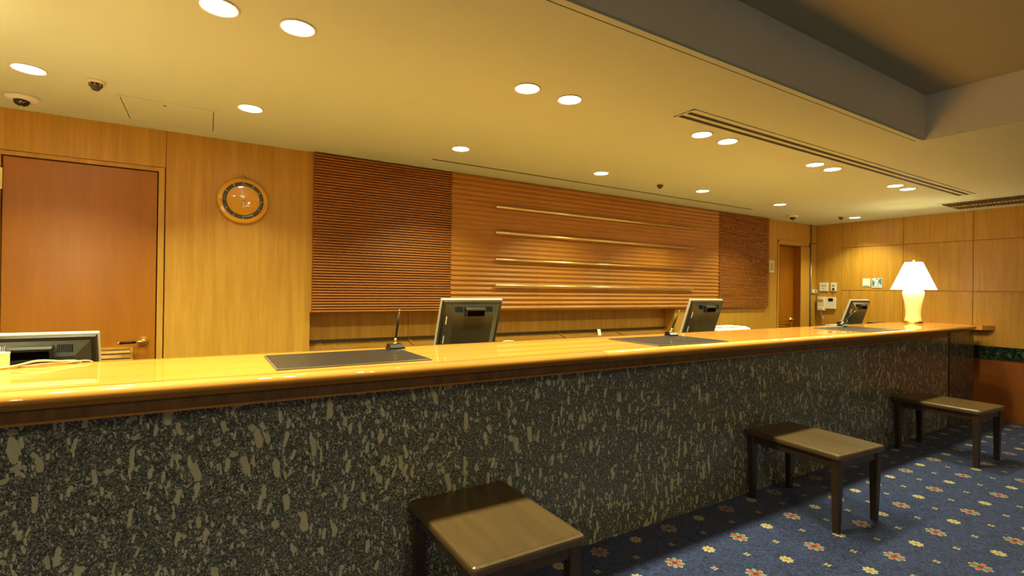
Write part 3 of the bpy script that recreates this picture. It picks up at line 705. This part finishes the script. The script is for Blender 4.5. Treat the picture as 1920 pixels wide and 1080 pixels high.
# ================================================================== STOOLS
def stool(pos, rz, label, first=None):
    if first is not None:
        o = copy_tree(first); o.location = (*pos, 0); o.rotation_euler = (0, 0, rz); tag(o, label); return o
    o = empty('wooden_stool', (*pos, 0), rz); tag(o, label, 'stool', 'stools in front of the counter')
    W, D, H = 0.475, 0.625, 0.460
    bm = bmesh.new()
    r_ = 0.022; pts = []
    for cx, cy, a0 in ((W / 2 - r_, D / 2 - r_, 0), (-W / 2 + r_, D / 2 - r_, 90), (-W / 2 + r_, -D / 2 + r_, 180), (W / 2 - r_, -D / 2 + r_, 270)):
        for k in range(5):
            a = math.radians(a0 + k * 22.5); pts.append((cx, cy, r_, math.cos(a), math.sin(a)))
    lev = [(-0.010, H - 0.036), (-0.003, H - 0.034), (0.0, H - 0.027), (0.0, H - 0.012), (-0.003, H - 0.0045), (-0.009, H - 0.001), (-0.016, H - 0.0004), (-0.0175, H - 0.0016), (-0.019, H - 0.0003)]
    m = MB(); n = len(pts); vs = []
    for off, z in lev: vs += [(cx + (r + off) * c, cy + (r + off) * s_, z) for cx, cy, r, c, s_ in pts]
    fs = []
    for j in range(len(lev) - 1): fs += [(j * n + i, j * n + (i + 1) % n, (j + 1) * n + (i + 1) % n, (j + 1) * n + i) for i in range(n)]
    fs += [tuple(range(n))[::-1], tuple((len(lev) - 1) * n + i for i in range(n))]
    m.add(vs, fs); bm.free()
    m.build('seat_board', 'stool_wood', o)
    for s_ in (-1, 1):
        MB().rbox(-W / 2 + 0.06, W / 2 - 0.06, s_ * (D / 2 - 0.032) - 0.010, s_ * (D / 2 - 0.032) + 0.010, H - 0.085, H - 0.0355, r=0.002).build('apron', 'stool_frame_wood', o)
        MB().rbox(s_ * (W / 2 - 0.032) - 0.010, s_ * (W / 2 - 0.032) + 0.010, -D / 2 + 0.06, D / 2 - 0.06, H - 0.085, H - 0.0355, r=0.002).build('apron', 'stool_frame_wood', o)
    for sx in (-1, 1):
        for sy in (-1, 1):
            l = MB(); a = 0.025; b = 0.0165
            tx, ty = sx * (W / 2 - 0.038), sy * (D / 2 - 0.038); bx, by = sx * (W / 2 - 0.042), sy * (D / 2 - 0.040)
            vs = []
            for (cx, cy, h, z) in ((bx, by, b, 0.0), (tx, ty, a, H - 0.09), (tx, ty, a, H - 0.0358)):
                c = h * 0.8
                vs += [(cx + i * h, cy + j * c, z) if k else (cx + i * c, cy + j * h, z) for i, j, k in ((1, 1, 1), (1, 1, 0), (-1, 1, 0), (-1, 1, 1), (-1, -1, 1), (-1, -1, 0), (1, -1, 0), (1, -1, 1))]
            fs = [tuple(range(8))[::-1], tuple(range(16, 24))]
            for j in range(2): fs += [(j * 8 + i, j * 8 + (i + 1) % 8, (j + 1) * 8 + (i + 1) % 8, (j + 1) * 8 + i) for i in range(8)]
            l.add(vs, fs); l.build('leg', 'stool_frame_wood', o)
    return o
s1 = stool((0.992, 1.765), 0.0, 'dark wooden stool closest to the viewer, its front cut by the picture edge')
stool((3.325, 1.735), math.radians(-4), 'dark wooden stool in the middle of the three before the counter', s1)
stool((5.500, 1.738), math.radians(-3), 'dark wooden stool farthest away, near the right end of the counter', s1)

# ================================================================== WALL ITEMS
ck = empty('wall_clock', (0.204, YB, 1.955)); tag(ck, 'round amber glass wall clock with dark hour ring', 'clock')
RX = Matrix.Rotation(math.pi / 2, 4, 'X')
MB().lathe([(0.0, 0.002), (0.130, 0.002), (0.152, 0.010), (0.155, 0.017), (0.151, 0.023), (0.140, 0.028), (0.118, 0.0345), (0.08, 0.039), (0.04, 0.041), (0.0, 0.0415)], 64, RX).build('dish', 'clock_amber', ck)
MB().lathe([(0.100, 0.0366), (0.100, 0.0392), (0.124, 0.0352), (0.124, 0.032)], 64, RX, cap=False).build('hour_ring', 'clock_ring', ck)
for h in range(12):
    a = h * math.pi / 6
    MB().box(-0.0016, 0.0016, -0.010, 0.010, 0.0, 0.0012, RX @ Matrix.Rotation(a, 4, 'Z') @ Matrix.Translation((0, 0.112, 0.0368))).build('hour_mark', 'marker_metal', ck)
MB().box(-0.0025, 0.0025, -0.012, 0.082, 0.0425, 0.0435, RX @ Matrix.Rotation(math.radians(6), 4, 'Z')).build('minute_hand', 'marker_metal', ck)
MB().box(-0.0032, 0.0032, -0.012, 0.056, 0.0442, 0.0452, RX @ Matrix.Rotation(math.radians(180), 4, 'Z')).build('hour_hand', 'marker_metal', ck)
MB().lathe([(0.006, 0.040), (0.006, 0.047), (0.0, 0.048)], 16, RX).build('hub', 'brass', ck)
MB().lathe([(0.0, 0.0), (0.004, 0.0), (0.004, 0.012), (0.008, 0.016), (0.008, 0.022), (0, 0.024)], 14, Matrix.Translation((0, 0, 0.163)) @ RX).build('hook', 'brass_satin', ck)

sw = empty('switch_plate', (6.405, YB, 1.73)); tag(sw, 'cream switch plate beside the slatted panel near the recessed door', 'switch')
MB().rbox(-0.062, 0.062, -0.008, 0.0, -0.082, 0.082, r=0.003).build('plate', 'cream_plastic', sw); MB().rbox(-0.030, 0.030, -0.0105, -0.0075, -0.050, 0.050, r=0.002).build('rocker', 'switch_olive', sw)
tag(MB().tube([(7.362, YB - 0.010, 0.02), (7.362, YB - 0.010, ZC - 0.002)], 0.0095, 10).build('conduit', 'conduit_metal'), 'thin grey vertical conduit in the far corner', 'pipe')
jb = empty('socket_box', (7.455, YB, 1.41)); tag(jb, 'small white box with dark dot beside the corner conduit', 'box')
MB().rbox(-0.065, 0.062, -0.022, 0.0, -0.024, 0.024, r=0.003).build('case', 'white_plastic', jb); MB().rbox(0.0, 0.03, -0.0240, -0.0215, -0.012, 0.012, r=0.001).build('port', 'lens_black', jb)

def on_right(name, y, z, label, cat): o = empty(name, (XR, y, z)); return tag(o, label, cat)
o = on_right('control_box', 3.769, 1.475, 'square white control plate above the wall intercom', 'control box')
MB().rbox(-0.016, 0, -0.060, 0.060, -0.060, 0.060, r=0.004).build('plate', 'white_plastic', o)
MB().box(-0.0175, -0.0158, -0.032, 0.032, 0.012, 0.024).build('text_line', 'grey_plastic', o); MB().box(-0.0175, -0.0158, -0.008, 0.010, -0.024, -0.016).build('text_line', 'leather_edge', o)
o = on_right('socket_plate', 3.640, 1.475, 'narrow white socket plate right of the square control plate', 'socket')
MB().rbox(-0.014, 0, -0.038, 0.038, -0.060, 0.060, r=0.004).build('plate', 'white_plastic', o)
MB().rbox(-0.026, -0.013, -0.014, 0.010, -0.044, -0.016, r=0.003).build('plug', 'black_plastic', o); MB().rbox(-0.016, -0.0135, -0.016, 0.016, 0.004, 0.030, r=0.001).build('outlet', 'grey_plastic', o)
cdp = MB().tube([(-0.020, -0.003, -0.045), (-0.024, -0.004, -0.075), (-0.018, 0.004, -0.135)], 0.003, 6); cdp.build('cord', 'grey_plastic', o)
o = on_right('intercom', 3.72, 1.245, 'cream wall intercom with handset and small dark screen', 'intercom')
MB().rbox(-0.030, 0, -0.114, 0.020, -0.080, 0.085, r=0.005).build('base_unit', 'white_plastic', o)
MB().box(-0.0315, -0.0295, -0.084, -0.022, 0.025, 0.070).build('screen', 'screen_black', o)
hs = MB(); hs.rbox(-0.055, 0, 0.018, 0.118, -0.108, 0.088, r=0.008); hs.rbox(-0.068, -0.050, 0.030, 0.106, 0.040, 0.086, r=0.007); hs.rbox(-0.068, -0.050, 0.030, 0.106, -0.106, -0.060, r=0.007)
hs = hs.build('handset', 'cream_plastic', o)
pts = []
for k in range(90):
    s_ = k / 89; a = s_ * 2 * math.pi * 14; cy = 0.085 - 0.03 * math.sin(s_ * math.pi) ; cz = -0.105 - 0.11 * math.sin(s_ * math.pi)
    pts.append((-0.03 + 0.008 * math.cos(a), cy + 0.008 * math.sin(a) - 0.012 * s_ , cz))
MB().tube(pts, 0.003, 5).build('coiled_cord', 'cream_plastic', o)
o = on_right('notice_sign', 3.232, 1.535, 'small white notice with blue lettering left of the blue sign', 'sign')
MB().rbox(-0.006, 0, -0.044, 0.044, -0.055, 0.052, r=0.001).build('plate', 'white_paper', o)
for k in range(4): MB().box(-0.0072, -0.0058, -0.030 + k * 0.017, -0.018 + k * 0.017, -0.050, -0.036).build('letter_mark', 'sign_blue', o)
o = on_right('pictogram_sign', 3.110, 1.527, 'square blue pictogram sign with white diagonal band left of the lamp', 'sign')
MB().rbox(-0.006, 0, -0.058, 0.058, -0.064, 0.064, r=0.001).build('plate', 'sign_pale', o)
bl = MB()
def tri(pts, x=-0.0073):
    bl.add([(x, -a, b) for a, b in pts] + [(-0.0058, -a, b) for a, b in pts], [tuple(range(len(pts))), tuple(range(len(pts), 2 * len(pts)))[::-1]] + [(i, (i + 1) % len(pts), len(pts) + (i + 1) % len(pts), len(pts) + i) for i in range(len(pts))])
tri([(0.052, 0.058), (0.034, 0.058), (0.010, 0.018), (0.052, -0.030)]); tri([(-0.052, 0.050), (-0.024, 0.008), (-0.032, -0.036), (-0.052, -0.036)]); tri([(-0.012, 0.058), (0.020, 0.058), (0.002, 0.040)])
bl.build('blue_field', 'sign_blue', o)
bl = MB(); tri([(0.006, -0.006), (0.026, -0.018), (0.022, -0.026), (0.008, -0.016)]); tri([(-0.024, 0.034), (-0.012, 0.020), (-0.018, 0.016)]); tri([(-0.012, 0.002), (-0.006, 0.000), (-0.010, -0.006)])
bl.build('figure_mark', 'sign_ink', o)
for k in range(8): MB().box(-0.0072, -0.0058, -0.046 + k * 0.0118, -0.040 + k * 0.0118, -0.052, -0.044).build('letter_mark', 'sign_ink', o)

# ================================================================== CEILING ITEMS
ring = MB().lathe([(0.057, -0.0005), (0.066, -0.0005), (0.067, -0.003), (0.063, -0.0055), (0.0575, -0.004), (0.057, -0.0005)], 40, cap=False).mesh('trim_ring', 'white_plastic')
disc = MB().lathe([(0.0, -0.0025), (0.040, -0.0025), (0.0572, -0.0015), (0.0572, -0.0004), (0, -0.0004)], 40).mesh('lamp_disc', 'lamp_disc')
def downlight(x, y, label, group, watt, zc=ZC, size=0.11, col=LAMP_COL, spread=128):
    o = empty('downlight', (x, y, zc)); tag(o, label, 'downlight', group)
    inst(ring, 'trim_ring', o); inst(disc, 'lamp_disc', o)
    d = bpy.data.lights.new('downlight_lamp', 'AREA'); d.shape = 'DISK'; d.size = size; d.energy = watt; d.color = col; d.spread = math.radians(spread)
    lo = bpy.data.objects.new('downlight_lamp', d); C.objects.link(lo); lo.parent = o; lo.location = (0, 0, -0.007)
    return o
ordn = ['first', 'second', 'third', 'fourth', 'fifth', 'sixth', 'seventh', 'eighth', 'ninth', 'tenth']
for i, x in enumerate((0.024, 0.282, 1.324, 1.585, 2.625, 2.882, 3.942, 4.198, 5.287, 5.544)):
    downlight(x, 2.05, 'bright round downlight, %s from the left in the paired row over the counter' % ordn[i], 'paired downlights over the counter', FRONT_W)
for i, x in enumerate((-0.711, 0.193, 1.508, 2.803, 4.101, 5.409, 7.085)):
    downlight(x, 3.12 if i < 2 else 3.185, 'small round downlight, %s from the left in the row by the back wall' % ordn[i], 'single downlights by the back wall', BACK_W, spread=112)
for x in (-1.28, -1.02, -2.58, -2.32): downlight(x, 2.05, 'round downlight over the counter beyond the left picture edge', 'downlights beyond the left edge', FRONT_W)
for x in (-2.0, -3.2): downlight(x, 3.12, 'round downlight near the back wall beyond the left picture edge', 'back downlights beyond the left edge', BACK_W, spread=112)
for (x, y) in ((-2.0, -1.5), (0.9, -1.5), (-2.0, -2.3), (0.9, -2.3)): downlight(x, y, 'added fill downlight, out of view in the raised coffer behind the viewer', 'added fill lights behind the viewer', LOBBY_FILL_W, ZU, col=LOBBY_FILL_COL, spread=170)  # unseen lamps added as ambient fill for the coffer and granite
for (x, y) in ((5.4, -1.9), (5.4, -3.4)): downlight(x, y, 'added fill downlight, out of view in the low lobby ceiling behind the viewer', 'added fill lights in the low ceiling', LOBBY_FILL_W, col=LOBBY_FILL_COL, spread=150)  # added out of view, fill that also lights the pale wall panels

def sprinkler(x, y, label):
    o = empty('sprinkler', (x, y, ZC)); tag(o, label, 'sprinkler', 'ceiling sprinklers')
    MB().lathe([(0.040, -0.0005), (0.041, -0.004), (0.034, -0.010), (0.027, -0.012), (0.0, -0.012)], 24).build('escutcheon', 'cream_plastic', o)
    MB().lathe([(0.027, -0.012), (0.026, -0.026), (0.018, -0.034), (0.016, -0.040), (0.012, -0.044), (0.0, -0.044)], 20).build('head', 'grille_dark', o)
    for k in range(8):
        a = k * math.pi / 4; MB().box(-0.002, 0.002, 0.0255, 0.0285, -0.026, -0.013, Matrix.Rotation(a, 4, 'Z')).build('fin', 'grille_metal', o)
sprinkler(-0.473, 3.13, 'small dark ceiling sprinkler at the left, next to the ceiling hatch')
sprinkler(3.515, 3.19, 'small dark ceiling sprinkler above the ribbed wall')
sprinkler(6.833, 3.23, 'small dark ceiling sprinkler in the far right corner')
def dome(x, y, label):
    o = empty('security_camera', (x, y, ZC)); tag(o, label, 'camera', 'dome cameras on the ceiling')
    m = MB(); m.lathe([(0.062, -0.0005), (0.062, -0.012), (0.052, -0.022), (0.034, -0.026), (0.0, -0.026)], 28, Matrix.Diagonal((1.15, 1, 1, 1))); m.build('housing', 'white_plastic', o)
    m = MB(); m.lathe([(0.034, -0.024), (0.033, -0.034), (0.026, -0.046), (0.014, -0.053), (0.0, -0.055)], 24, Matrix.Translation((0.0, -0.008, 0))); m.build('lens_dome', 'lens_black', o)
    MB().lathe([(0.006, -0.052), (0.006, -0.058), (0, -0.059)], 12, Matrix.Translation((0, -0.012, 0))).build('lens', 'chrome', o)
dome(-0.844, 3.60, 'white dome camera on the ceiling above the large left door')
dome(6.302, 3.55, 'white dome camera on the ceiling above the recessed corner door')

ht = empty('ceiling_hatch', (-0.42, 3.28, ZC)); tag(ht, 'square access hatch in the ceiling above the clock', 'hatch')
HW, HD = 0.46, 0.45
f = MB(); b_ = 0.018
f.box(0, HW, 0, b_, -0.004, -0.0005); f.box(0, HW, HD - b_, HD, -0.004, -0.0005); f.box(0, b_, b_, HD - b_, -0.004, -0.0005); f.box(HW - b_, HW, b_, HD - b_, -0.004, -0.0005)
f.build('frame', 'ceiling_paint', ht)
MB().box(b_, HW - b_, b_, HD - b_, -0.0010, -0.0004).build('gap', 'dark_gap', ht)
MB().box(b_ + .004, HW - b_ - .004, b_ + .003, HD - b_ - .003, -0.003, -0.0005).build('hatch_panel', 'ceiling_paint', ht)
MB().lathe([(0.009, -0.003), (0.009, -0.0042), (0, -0.0044)], 14, Matrix.Translation((HW * 0.46, 0.05, 0))).build('latch', 'brass_satin', ht)

ld = empty('linear_diffuser', (1.448, 3.560, ZC)); tag(ld, 'long single-slot air diffuser in the ceiling along the ribbed wall', 'vent')
MB().box(0, 4.02, -0.024, -0.012, -0.0018, -0.0005).build('frame_edge', 'ceiling_paint', ld); MB().box(0, 4.02, 0.012, 0.024, -0.0018, -0.0005).build('frame_edge', 'ceiling_paint', ld)
MB().box(0.004, 4.016, -0.012, 0.012, -0.0014, -0.0005).build('slot', 'dark_gap', ld); MB().box(0, 4.02, -0.0015, 0.0015, -0.002, -0.001).build('blade', 'grille_dark', ld)
l2 = empty('linear_diffuser', (2.225, 1.862, ZC)); tag(l2, 'long double-slot air diffuser in the ceiling between the downlights and the coffer', 'vent')
L2 = 4.08
for y0, y1 in ((-0.075, -0.045), (-0.012, 0.012), (0.045, 0.062)): MB().box(0, L2, y0, y1, -0.005, -0.0005).build('frame_edge', 'ceiling_paint', l2)
for y0, y1 in ((-0.045, -0.012), (0.012, 0.045)):
    MB().box(0.012, L2 - 0.012, y0, y1, -0.0012, -0.0005).build('slot', 'grille_dark', l2)
    MB().box(0.012, L2 - 0.012, y0 + 0.003, y0 + 0.007, -0.0045, -0.0012).build('blade', 'grille_metal', l2); MB().box(0.012, L2 - 0.012, (y0 + y1) / 2 - 0.0015, (y0 + y1) / 2 + 0.0015, -0.0045, -0.0012).build('blade', 'grille_dark', l2)
for x in (0, L2 - 0.012): MB().box(x, x + 0.012, -0.075, 0.062, -0.0052, -0.0005).build('end_cap', 'ceiling_paint', l2)

rg = empty('return_grille', (6.69, 2.21, ZC)); tag(rg, 'long dark slatted return air grille in the ceiling along the right wall', 'vent')
GL, GW = 3.2, 0.60
for (x0, x1, y0, y1) in ((0, 0.03, -GL, 0), (GW - 0.03, GW, -GL, 0), (0.03, GW - 0.03, -0.03, 0), (0.03, GW - 0.03, -GL, -GL + 0.03)):
    MB().box(x0, x1, y0, y1, -0.006, -0.0005).build('frame_edge', 'ceiling_paint', rg)
MB().box(0.03, GW - 0.03, -GL + 0.03, -0.03, -0.0015, -0.0005).build('void', 'grille_dark', rg)
for xa in (0.285, 0.552): MB().box(xa, xa + 0.018, -GL + 0.03, -0.03, -0.016, -0.0012).build('cross_rail', 'cream_plastic', rg)
bl_ = MB().box(0.03, GW - 0.03, -0.0012, 0.0012, -0.018, -0.0012).mesh('blade', 'grille_metal')
n = 110
for k in range(n): inst(bl_, 'blade', rg, (0, -0.04 - k * (GL - 0.08) / (n - 1), 0), (0.35, 0, 0))
